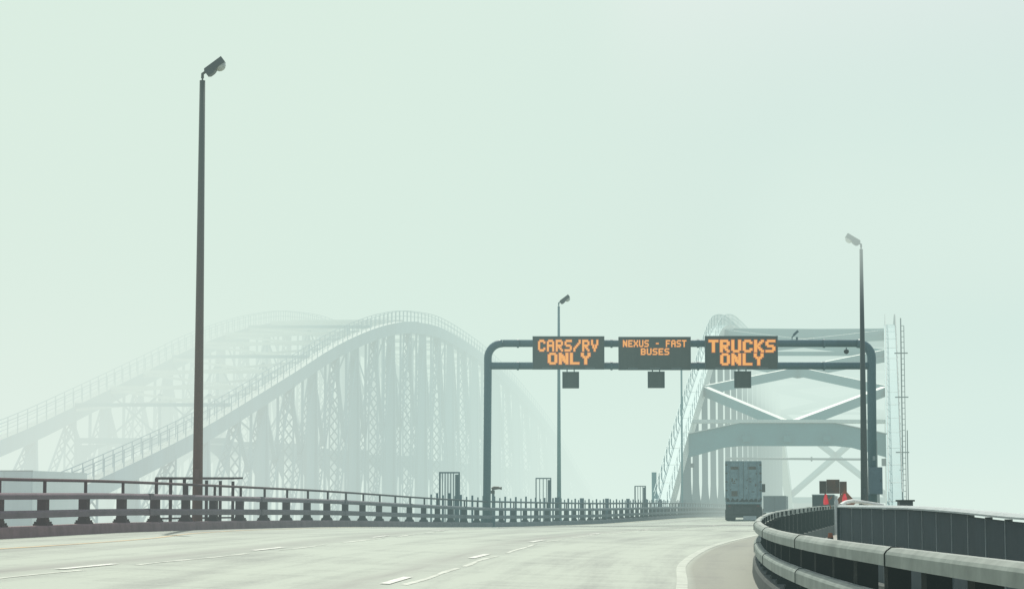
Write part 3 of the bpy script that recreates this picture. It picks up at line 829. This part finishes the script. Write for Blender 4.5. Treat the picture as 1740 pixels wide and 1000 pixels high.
for pl in (-1, 1):
    vs = []; q = MB()
    for d in ds:
        c = apt(pl, d); n = rib_frame(d)
        for (u, v) in ((-.74, -.9), (.70, -.9), (.70, .9), (-.74, .9)): vs.append(c + across*u + n*v)
    fs = []; mi = []
    for i in range(len(ds)-1):
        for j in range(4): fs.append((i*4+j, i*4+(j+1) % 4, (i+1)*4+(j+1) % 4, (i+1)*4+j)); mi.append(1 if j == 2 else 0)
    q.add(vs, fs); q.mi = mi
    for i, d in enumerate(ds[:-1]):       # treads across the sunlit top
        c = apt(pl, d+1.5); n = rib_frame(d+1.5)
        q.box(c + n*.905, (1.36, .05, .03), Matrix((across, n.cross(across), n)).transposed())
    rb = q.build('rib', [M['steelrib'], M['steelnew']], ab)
    # handrail on both edges
    q = MB()
    for s_ in (-1, 1):
        top = []
        for i in range(0, 113):
            d = AD0+AL*i/112; c = apt(pl, d); n = rib_frame(d)
            f_ = c + across*(s_*.58) + n*.9
            top.append(f_ + UP*1.25)
            q.beam(f_, f_ + UP*1.28, .09 if s_ == pl else .05, .09 if s_ == pl else .05, up=(0,1,0))
        for i in range(112):
            q.beam(top[i], top[i+1], .05, .05)
            q.beam(top[i]-UP*.5, top[i+1]-UP*.5, .035, .035)
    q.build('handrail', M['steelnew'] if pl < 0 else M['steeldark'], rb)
# braces between the ribs
def member(name, p, q_, w, h, m=None, par=None):
    b_ = MB(); b_.beam(p, q_, w, h); o = b_.build(name, m or [M['steelnew']], par or ab); return o
def brace(p, q_, w, h, name='wind_brace'):
    t_ = (q_-p).normalized(); b_ = MB(); b_.beam(p, q_, w, h)
    b_.mi = [0, 0, 0, 0, 0, 0]
    o = b_.build(name, [M['steelnew'], M['steelrib']], ab)
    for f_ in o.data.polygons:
        if f_.normal.z > .6: f_.material_index = 1  # upward faces painted pale as if sunlit
    return o
nodes_d = [244 + 16.5*k for k in range(13)]
nodes_d = nodes_d[:12]
ext = [216.5] + nodes_d + [473.0]
for (pc, pn) in ((230, 244),):
    mc = (apt(-1, pc)+apt(1, pc))/2
    for pl in (-1, 1): brace(mc + across*pl*.3, apt(pl, pn)-across*pl*.6, .78, .95)
for i in range(1, len(ext)-1):
    a, b = ext[i], ext[i+1]
    for (p0_, p1_) in ((-1, 1), (1, -1)):
        A_, B_ = apt(p0_, a) - across*p0_*.6, apt(p1_, b) - across*p1_*.6
        if p0_ > 0: A_ = A_ + UP*.02; B_ = B_ + UP*.02
        brace(A_, B_, .78, .95)
for d in (252.5, 269, 285):
    mid = (apt(-1, d)+apt(1, d))/2
    for pl in (-1, 1): brace(mid - UP*.5, apt(pl, d+7)-across*pl*.6 - UP*.4, .45, .55)
for d in nodes_d[1::2]:
    brace(apt(-1, d)+across*.6, apt(1, d)-across*.6, .4, .45, 'cross_strut')
for d in nodes_d[2:-2:2]:
    brace(apt(-1, d)+across*.6, apt(1, d)-across*.6, .9, 1.0, 'cross_strut')
brace(apt(-1, 476)+across*.6, apt(1, 476)-across*.6, .9, 1.2, 'cross_strut')
q = MB(); a_, b_ = apt(-1, 229.5, 8.35)+across*.5, apt(1, 229.5, 8.35)-across*.5; q.beam(a_, b_, 1.5, .35); q.build('cross_strut', M['steelrib'], ab)
def portal(d, zc):
    a = apt(-1, d, 0) + across*.62; b = apt(1, d, 0) - across*.62; w = (b-a).length
    def pt(f_, z): c = a.lerp(b, f_); return Vector((c.x, c.y, z))
    top = [(0, zc+.0), (.26, zc+1.05), (.74, zc+1.05), (1, zc+.0)]
    bot = [(1, zc-2.2), (.82, zc-1.25), (.74, zc-1.1), (.26, zc-1.1), (.18, zc-1.25), (0, zc-2.2)]
    q = MB(); q.prism([pt(*k_) for k_ in top+bot], Vector((SL, 1, 0))*.9)
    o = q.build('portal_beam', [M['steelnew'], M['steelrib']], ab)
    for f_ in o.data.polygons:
        if f_.normal.z > .6: f_.material_index = 1  # beam top gets the painted sunlit colour
    q = MB(); vs = []
    for (f_, z) in top: vs += [pt(f_, z+.02)+Vector((0,-.25,0)), pt(f_, z+.02)+Vector((SL*1.2,1.2,0))]
    q.add(vs + [v+UP*.07 for v in vs], [(0,2,3,1),(2,4,5,3),(4,6,7,5),(8,9,11,10),(10,11,13,12),(12,13,15,14),(0,8,10,2),(2,10,12,4),(4,12,14,6),(1,3,11,9),(3,5,13,11),(5,7,15,13)])
    q.build('beam_flange', M['steelrib'], o)
portal(224, 6.95)
# hangers with flared feet
d = 241.0
hd = []
while d < 450: hd.append(d); d += 12.4
for pl in (-1, 1):
    for i, d in enumerate([229.0] + hd):
        top = apt(pl, d); w = .95 if i == 0 else .62
        zb_ = -2.0
        q = MB()
        prof = [(w/2, top.z-.8), (w/2, 2.6), (w/2+.06, 1.4), (w/2+.22, .3), (w/2+.42, -.7), (w/2+.42, zb_)]
        poly = [top*0 + apt(pl, d, 0) + across*x_ + UP*z_ for x_, z_ in prof] + [apt(pl, d, 0) - across*x_ + UP*z_ for x_, z_ in reversed(prof)]
        q.prism([p_ for p_ in poly], Vector((SL, 1, 0))*.35)
        q.build('hanger', M['hanger'], ab)
    # pier leg where the rib meets the deck
    q = MB(); q.sweep([(apt(pl, d, -1.9), across) for d in (203, 250, 300, 350, 400, 450, 483)], [(-.6,-.9),(.6,-.9),(.6,.9),(-.6,.9)]); q.build('tie_girder', M['steelnew'], ab)
# service poles at the feet of the ribs
q = MB(); c = apt(-1, 213, 0) + across*1.0; q.beam(c+UP*-1, c+UP*13.0, .16, .16, up=(0,1,0)); q.build('service_mast', M['steelnew'], ab)
q = MB(); c = apt(-1, 207, 0) - across*.95; q.box(c+UP*1.0, (.4,.4,4.2)); q.build('service_box', M['steelnew'], ab)
c = apt(1, 214, 0) + across*.72
q = MB(); q.tube([c+UP*-1, c+UP*17.2], .06, 6)
c2 = c+across*.45
q.tube([c2+UP*-1, c2+UP*7], .05, 6)
for k_ in range(34): q.beam(c+UP*(k_*.5), c+across*.28+UP*(k_*.5), .05, .05)
q.tube([c+across*.28+UP*-1, c+across*.28+UP*16.5], .035, 6)
for zz in (5, 10, 14): q.beam(c+UP*zz+across*-.6, c+UP*zz+across*.6, .1, .1)
q.build('ladder', M['steeldark'], ab)
q = MB(); c = apt(1, 208, 0) - across*1.6; q.box(c+UP*2.2, (.16,.16,7.4)); q.box(c+UP*.8+across*.0, (.42,.4,2.6)); q.build('service_mast', M['steeldark'], ab)
q = MB(); c = apt(-1, 224, 4.0); q.box(c+across*1.0, (.4,.4,.4)); q.box(apt(1, 224, 4.3)-across*.9, (.5,.5,.7)); q.build('junction_box', M['steeldark'], ab)

for x, lab in ((1268, 'square lane signal under the arch portal beam, leftmost of three'), (1338, 'square lane signal under the middle of the arch portal beam'), (1405, 'square lane signal under the arch portal beam, rightmost of three')):
    c = P(x, 745, 223.5)
    t = thing('lane_signal', c, lab, 'signal', 'lane signals under the arch portal beam')
    MB().box(c, (.68,.3,.55)).build('housing', M['steelnew'], t)
    MB().box(c+Vector((0,0,.42)), (.12,.12,.42)).build('hanger', M['steelnew'], t)

a, b = P(1234, 778, 285), P(1484, 780, 285)
t = thing('pipe_gantry', Vector(((a.x+b.x)/2, 285, -1)), 'thin grey pipe gantry over the road just above the semi trailer', 'gantry')
MB().tube([a, b], .14, 10).build('crossbeam', M['steeldark'], t, smooth=True)
for c in (a, b): MB().tube([(c.x, 285, -1.2), c], .14, 10).build('leg', M['steeldark'], t)
c = a.lerp(b, .58); MB().tube([c-Vector((.08,0,0)), c+Vector((.08,0,0))], .3, 10).build('flange', M['steeldark'], t)

# ------------------------------------------------------------------ old truss bridge on the left
TH = curve([(150, -4.6), (165, -2.4), (179, -.3), (191, 1.05), (206, 3.45), (218, 5.5), (231, 7.9), (244, 10.6), (268, 15.7), (285, 19.4), (301, 22.3), (315, 24.4), (331, 26.1),
            (353, 27.0), (383, 26), (419, 23), (447, 19.5), (479, 14.6), (510, 8.0), (540, 2)])
tb = thing('truss_bridge', (-67+SL*180-9, 180, -3), 'old steel truss bridge with arched top chords, fading into fog on the left', 'bridge')
def tpt(pl, d, z=None):
    X = (-67.0 if pl > 0 else -84.0) + SL*d
    return Vector((X, d, TH(d)-1.0 if z is None else z))
tdir = Vector((SL, 1, 0)).normalized()
cds = [150 + 6.5*i for i in range(61)]
ZBT = -3.2
def lace(q, p, q2, w, sd, th=.13, pitch=1.1, plate=.22, dp=.3):
    """laced member: two flanges joined by crossed bars; sd = direction across the member's face"""
    p, q2 = Vector(p), Vector(q2); L_ = (q2-p).length; n = max(2, int(L_/pitch)); t_ = (q2-p)/L_
    s_ = Vector(sd); s_ = (s_ - t_*s_.dot(t_)).normalized()
    dep = t_.cross(s_).normalized()
    for k_ in (-1, 1): q.beam(p+s_*k_*(w/2-plate/2), q2+s_*k_*(w/2-plate/2), dp, plate, up=s_)
    for i in range(n):
        a = p+t_*L_*i/n; b = p+t_*L_*(i+1)/n; e_ = w/2-plate
        q.beam(a-s_*e_+dep*.2, b+s_*e_+dep*.2, .05, th, up=dep.cross(t_)); q.beam(a+s_*e_+dep*.25, b-s_*e_+dep*.25, .05, th, up=dep.cross(t_))
for pl in (-1, 1):
    path = cds
    q = MB(); vs = []; fs = []; mi = []
    for d in path:
        c = tpt(pl, d)
        for (u, v) in ((-.6, -.6), (.6, -.6), (.6, 1.0), (-.6, 1.0)): vs.append(c+across*u+UP*v)
    for i in range(len(path)-1):
        for j in range(4): fs.append((i*4+j, i*4+(j+1) % 4, (i+1)*4+(j+1) % 4, (i+1)*4+j)); mi.append(1 if j == 2 else 0)  # chord top takes the painted sunlit colour
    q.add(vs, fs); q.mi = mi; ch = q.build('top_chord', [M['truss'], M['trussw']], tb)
    q = MB()
    for s_ in (-1, 1):
        prev = None; d = 152.0
        while d < 535:
            f_ = tpt(pl, d) + across*(s_*.5) + UP*1.0
            q.beam(f_, f_+UP*1.5, .09, .09, up=(0,1,0))
            if prev is not None:
                q.beam(prev+UP*1.5, f_+UP*1.5, .07, .07); q.beam(prev+UP*.8, f_+UP*.8, .045, .045)
            prev = f_; d += 2.6
    q.build('handrail', M['truss'], ch)
    q = MB(); q.sweep([(tpt(pl, d, ZBT), across) for d in cds], [(-.5,-.9),(.5,-.9),(.5,.7),(-.5,.7)]); q.build('bottom_chord', M['truss'], tb)
frames = [177.5 + 11.0*i for i in range(33)]
for i, d in enumerate(frames):
    if d > 530: break
    h = TH(d)-1.2
    for pl in (-1, 1):
        q = MB(); p0_, p1_ = tpt(pl, d, ZBT+.6), tpt(pl, d, h)
        if p1_.z - p0_.z > 2.5:
            if i % 2 == 1:
                # plated column that flares to its foot, with access holes
                wt, wb_ = 1.1, 2.0
                q.prism([p0_-tdir*wb_/2-across*.45, p0_+tdir*wb_/2-across*.45, p1_+tdir*wt/2-across*.45, p1_-tdir*wt/2-across*.45], across*.9)
                q.prism([p0_-across*.95-tdir*.3, p0_+across*.95-tdir*.3, p1_+across*.5-tdir*.3, p1_-across*.5-tdir*.3], tdir*.6)
                o = q.build('column', M['truss'], tb)
                hq = MB(); z = p0_.z+1.5
                while z < p1_.z-1.2:
                    c = tpt(pl, d, z) - tdir*.31
                    hq.box(c, (.34, .03, .5), Matrix((across, tdir, UP)).transposed()); z += 1.9
                hq.build('access_hole', M['steeldark'], o)
            else:
                lace(q, p0_, p1_, 1.3, across, pitch=1.25, plate=.16, th=.17, dp=.22)
                q.build('column', M['truss'], tb)
        # diagonals
        if i+1 < len(frames):
            d2 = frames[i+1]
            A_, B_ = (tpt(pl, d, ZBT+.8), tpt(pl, d2, TH(d2)-1.6)) if d < 350 else (tpt(pl, d, h), tpt(pl, d2, ZBT+.8))
            if d > 200:
                q = MB(); lace(q, A_, B_, .9, across, pitch=1.1, plate=.15, th=.13, dp=.2); q.build('diagonal', M['truss'], tb)
                if d > 236 and h > 8:
                    q = MB(); dm = (d+d2)/2; zz = ZBT+.8+(h-ZBT)*.5
                    q.beam(tpt(pl, d, h), tpt(pl, dm, zz), .45, .35); q.build('sub_diagonal', M['truss'], tb)
                    q = MB(); q.beam(tpt(pl, dm, ZBT+.8)+across*.2, tpt(pl, dm, TH(dm)-1.2)+across*.2, .28, .3, up=(0,1,0)); q.build('sub_post', M['truss'], tb)
    # frame across the roadway
    if d > 240:
        L0, R0 = tpt(-1, d), tpt(1, d)
        zt_ = h+1.3
        q = MB(); a, b = Vector((L0.x, d+SL*0, zt_)), Vector((R0.x, d, zt_)); 
        q.beam(a+across*.5, b-across*.5, .6, .34)
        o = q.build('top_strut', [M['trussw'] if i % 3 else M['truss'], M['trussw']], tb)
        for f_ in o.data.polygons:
            if f_.normal.z > .6: f_.material_index = 1  # sunlit white painted on the strut's upper face
        zs_ = 6.8 if h > 10.5 else h-2.4
        q = MB(); q.beam(Vector((L0.x+.5, d, zs_)), Vector((R0.x-.5, d, zs_)), .5, .55 if i < 9 else (.75 if i % 3 else 1.4))
        wd = R0.x-L0.x
        for s_, e_ in ((1, L0), (-1, R0)):     # curved knee brackets
            poly = [Vector((e_.x+s_*.5, d-.12, zs_-.5))]
            for k_ in range(7):
                an = R(90*k_/6); poly.append(Vector((e_.x+s_*(.5+4.4*(1-math.sin(an))), d-.12, zs_-.3-4.6*(1-math.cos(an)))))
            q.prism(poly, (0,.25,0))
        for fr in (.33, .67): 
            q.box((L0.x+wd*fr, d, zs_-.3), (.5,.4,.8))
        q.build('sway_frame', M['truss'], tb)
        if h-zs_ > 3.0 and i % 2:
            q = MB(); n = 3; zz0, zz1 = zs_+.8, h+.6
            for k_ in range(n):
                xa, xb = L0.x+.5+(wd-1)*k_/n, L0.x+.5+(wd-1)*(k_+1)/n
                q.beam((xa, d, zz0), (xb, d, zz1), .2, .2); q.beam((xa, d+.25, zz1), (xb, d+.25, zz0), .2, .2)
                if k_: q.beam((xa, d+.1, zz0), (xa, d+.1, zz1), .3, .25, up=(0,1,0))
            q.build('sway_brace', M['truss'], tb)
    # lateral bracing in the plane of the top chords
    if i+1 < len(frames) and d > 240 and frames[i+1] < 530:
        d2 = frames[i+1]
        for (s1, s2) in ((-1, 1), (1, -1)):
            A_, B_ = tpt(s1, d)-across*s1*.5+UP*.55, tpt(s2, d2)-across*s2*.5+UP*.55
            if s1 > 0: A_ += UP*.3; B_ += UP*.3
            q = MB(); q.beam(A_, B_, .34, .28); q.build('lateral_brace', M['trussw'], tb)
q = MB(); q.sweep([(Vector((-75.5+SL*d, d, -3.0)), across) for d in cds], [(-8,-.4),(8,-.4),(8,.0),(-8,.0)]); q.build('deck', M['kerbR'], tb)
ro = MB(); ro.sweep([(Vector((-75.5+SL*d, d, -2.97)), across) for d in [60+10*i for i in range(49)]], [(-6.5,-.02),(6.5,-.02),(6.5,.04),(-6.5,.04)])
tag(ro.build('bridge_road', M['oldroad']), kind='structure')

# grey trailer on the old bridge approach
boxtruck(-40, 56, 799, 176, 12, -2.93, 'faint grey cargo trailer on the old bridge approach at the far left edge', M['trailerpale'])

# ------------------------------------------------------------------ far shore
hl = MB(); n = 40; vs = []
for i in range(n+1):
    f_ = i/n; X = 40+75*f_; z = -4 + 6.4*math.exp(-((f_-.45)/.3)**2) + .4*math.sin(f_*17)+.15*math.sin(f_*61)
    vs += [(X, 560, -30), (X, 560+10*math.sin(f_*9), z), (X, 640, z*.6), (X, 660, -30)]
hl.add(vs, [(4*i+j, 4*(i+1)+j, 4*(i+1)+j+1, 4*i+j+1) for i in range(n) for j in range(3)])
tag(hl.build('hill', M['hill']), kind='structure')

# ------------------------------------------------------------------ fog
fg = MB(); x0, x1, y0, y1, z0, z1 = -500, 520, -60, 950, -34, 150
fg.box(((x0+x1)/2, (y0+y1)/2, (z0+z1)/2), (x1-x0, y1-y0, z1-z0))
fm = bpy.data.materials.new('fog'); N, L = nodes_of(fm)
N.remove(N['Principled BSDF'])
geo = N.new('ShaderNodeNewGeometry'); sp = N.new('ShaderNodeSeparateXYZ'); L.new(geo.outputs['Position'], sp.inputs[0])
def ramp(sock, a, b, v0, v1, smooth=True):
    m = N.new('ShaderNodeMapRange'); m.interpolation_type = 'SMOOTHSTEP' if smooth else 'LINEAR'
    m.inputs['From Min'].default_value = a; m.inputs['From Max'].default_value = b
    m.inputs['To Min'].default_value = v0; m.inputs['To Max'].default_value = v1
    L.new(sock, m.inputs['Value']); return m.outputs[0]
def mth(op, a, b):
    n = N.new('ShaderNodeMath'); n.operation = op
    for i, v in enumerate((a, b)):
        if isinstance(v, (int, float)): n.inputs[i].default_value = v
        else: L.new(v, n.inputs[i])
    return n.outputs[0]
near = mth('ADD', .0006, ramp(sp.outputs[0], 14, -6, 0, .0011))
lift = mth('MULTIPLY', mth('MULTIPLY', ramp(sp.outputs[1], 70, 90, 0, 1), ramp(sp.outputs[1], 104, 125, 1, 0)), mth('MULTIPLY', ramp(sp.outputs[2], 7.8, 11, 0, .034), ramp(sp.outputs[2], 13, 17, 1, 0)))
lift = mth('MULTIPLY', lift, ramp(sp.outputs[0], 9, 12, 0, 1))
near = mth('ADD', near, lift)
bank = ramp(sp.outputs[1], 155, 215, 0, .0052)
thin = ramp(sp.outputs[1], 225, 300, 0, -.0032)
far = ramp(sp.outputs[1], 560, 700, 0, .010)
left = mth('MULTIPLY', ramp(sp.outputs[0], -14, -42, 0, .018), ramp(sp.outputs[1], 150, 200, 0, 1))
high = ramp(sp.outputs[2], 24, 48, 1, .38)
fade = mth('MULTIPLY', ramp(sp.outputs[1], 330, 410, 0, .012), ramp(sp.outputs[0], 30, 14, 0, 1))
crown = mth('MULTIPLY', mth('MULTIPLY', ramp(sp.outputs[1], 290, 320, 0, .028), ramp(sp.outputs[2], 12, 18, 0, 1)), ramp(sp.outputs[0], 8, 20, 0, 1))
near = mth('ADD', near, mth('MULTIPLY', crown, ramp(sp.outputs[2], 26, 33, 1, 0)))
dens = mth('ADD', mth('MULTIPLY', mth('ADD', mth('ADD', bank, thin), mth('ADD', mth('ADD', far, fade), left)), high), near)
ab_ = N.new('ShaderNodeVolumeAbsorption'); ab_.inputs['Color'].default_value = (0,0,0,1); L.new(dens, ab_.inputs['Density'])
em = N.new('ShaderNodeEmission')  # fog glows by itself in place of scattered sky light
fn = N.new('ShaderNodeTexNoise'); fn.inputs['Scale'].default_value = .0035; fn.inputs['Detail'].default_value = 2
L.new(geo.outputs['Position'], fn.inputs['Vector'])
fc = N.new('ShaderNodeValToRGB'); L.new(mth('ADD', mth('MULTIPLY', fn.outputs['Fac'], .45), ramp(sp.outputs[0], -90, 190, .52, .0, False)), fc.inputs['Fac'])
fc.color_ramp.elements[0].position = .38; fc.color_ramp.elements[0].color = (.635, .800, .765, 1)
fc.color_ramp.elements[1].position = .62; fc.color_ramp.elements[1].color = (.715, .850, .755, 1)
lowm = N.new('ShaderNodeMix'); lowm.data_type = 'RGBA'
L.new(ramp(sp.outputs[2], -2, 26, .85, 0), lowm.inputs['Factor']); L.new(fc.outputs['Color'], lowm.inputs[6]); lowm.inputs[7].default_value = (.775, .895, .812, 1)
nearm = N.new('ShaderNodeMix'); nearm.data_type = 'RGBA'
nc = N.new('ShaderNodeMix'); nc.data_type = 'RGBA'; L.new(ramp(sp.outputs[0], -2, -9, 0, 1), nc.inputs['Factor'])
nc.inputs[6].default_value = (.56, .83, .79, 1); nc.inputs[7].default_value = (.79, .80, .77, 1)  # near glow tinted teal, warmer at left, to colour the light
L.new(mth('MULTIPLY', ramp(sp.outputs[1], 90, 170, 1, 0), ramp(sp.outputs[2], 4, 9, 1, 0)), nearm.inputs['Factor']); L.new(lowm.outputs[2], nearm.inputs[6]); L.new(nc.outputs[2], nearm.inputs[7])
L.new(nearm.outputs[2], em.inputs['Color']); L.new(dens, em.inputs['Strength'])
ad = N.new('ShaderNodeAddShader'); L.new(ab_.outputs[0], ad.inputs[0]); L.new(em.outputs[0], ad.inputs[1])
L.new(ad.outputs[0], N['Material Output'].inputs['Volume'])
fo = fg.build('fog', fm)
tag(fo, 'pale green-white fog bank hiding the far ends of both bridges', 'fog', kind='stuff')
for ob in (fm.cycles, ):
    try: ob.volume_step_rate = .2
    except Exception as ex: print('step', ex)

# ------------------------------------------------------------------ light
w = bpy.data.worlds.new('World'); scn.world = w; w.use_nodes = True
N, L = w.node_tree.nodes, w.node_tree.links
sky = N.new('ShaderNodeTexSky'); sky.sky_type = 'NISHITA'; sky.sun_disc = False
SUN_EL, SUN_AZ = R(50), R(-3.5)           # azimuth from +Y towards +X
sky.sun_elevation = SUN_EL; sky.sun_rotation = SUN_AZ
sky.dust_density = 4.0; sky.air_density = 1.2
L.new(sky.outputs[0], N['Background'].inputs['Color']); N['Background'].inputs['Strength'].default_value = .10
sd_ = bpy.data.lights.new('sun', 'SUN'); sd_.energy = 4.8; sd_.angle = R(.5); sd_.color = (1, .985, .87)
so = bpy.data.objects.new('sun', sd_); COL.objects.link(so)
v = Vector((math.sin(SUN_AZ)*math.cos(SUN_EL), math.cos(SUN_AZ)*math.cos(SUN_EL), math.sin(SUN_EL)))
so.rotation_euler = v.to_track_quat('Z', 'Y').to_euler(); so.location = v*200

scn.view_settings.view_transform = 'Standard'; scn.view_settings.look = 'None'
scn.view_settings.exposure = 0; scn.view_settings.gamma = 1
c = scn.cycles
c.use_denoising = True
c.max_bounces = 5; c.diffuse_bounces = 2; c.glossy_bounces = 2; c.transparent_max_bounces = 16; c.volume_bounces = 0
c.volume_max_steps = 256
c.sample_clamp_indirect = 4
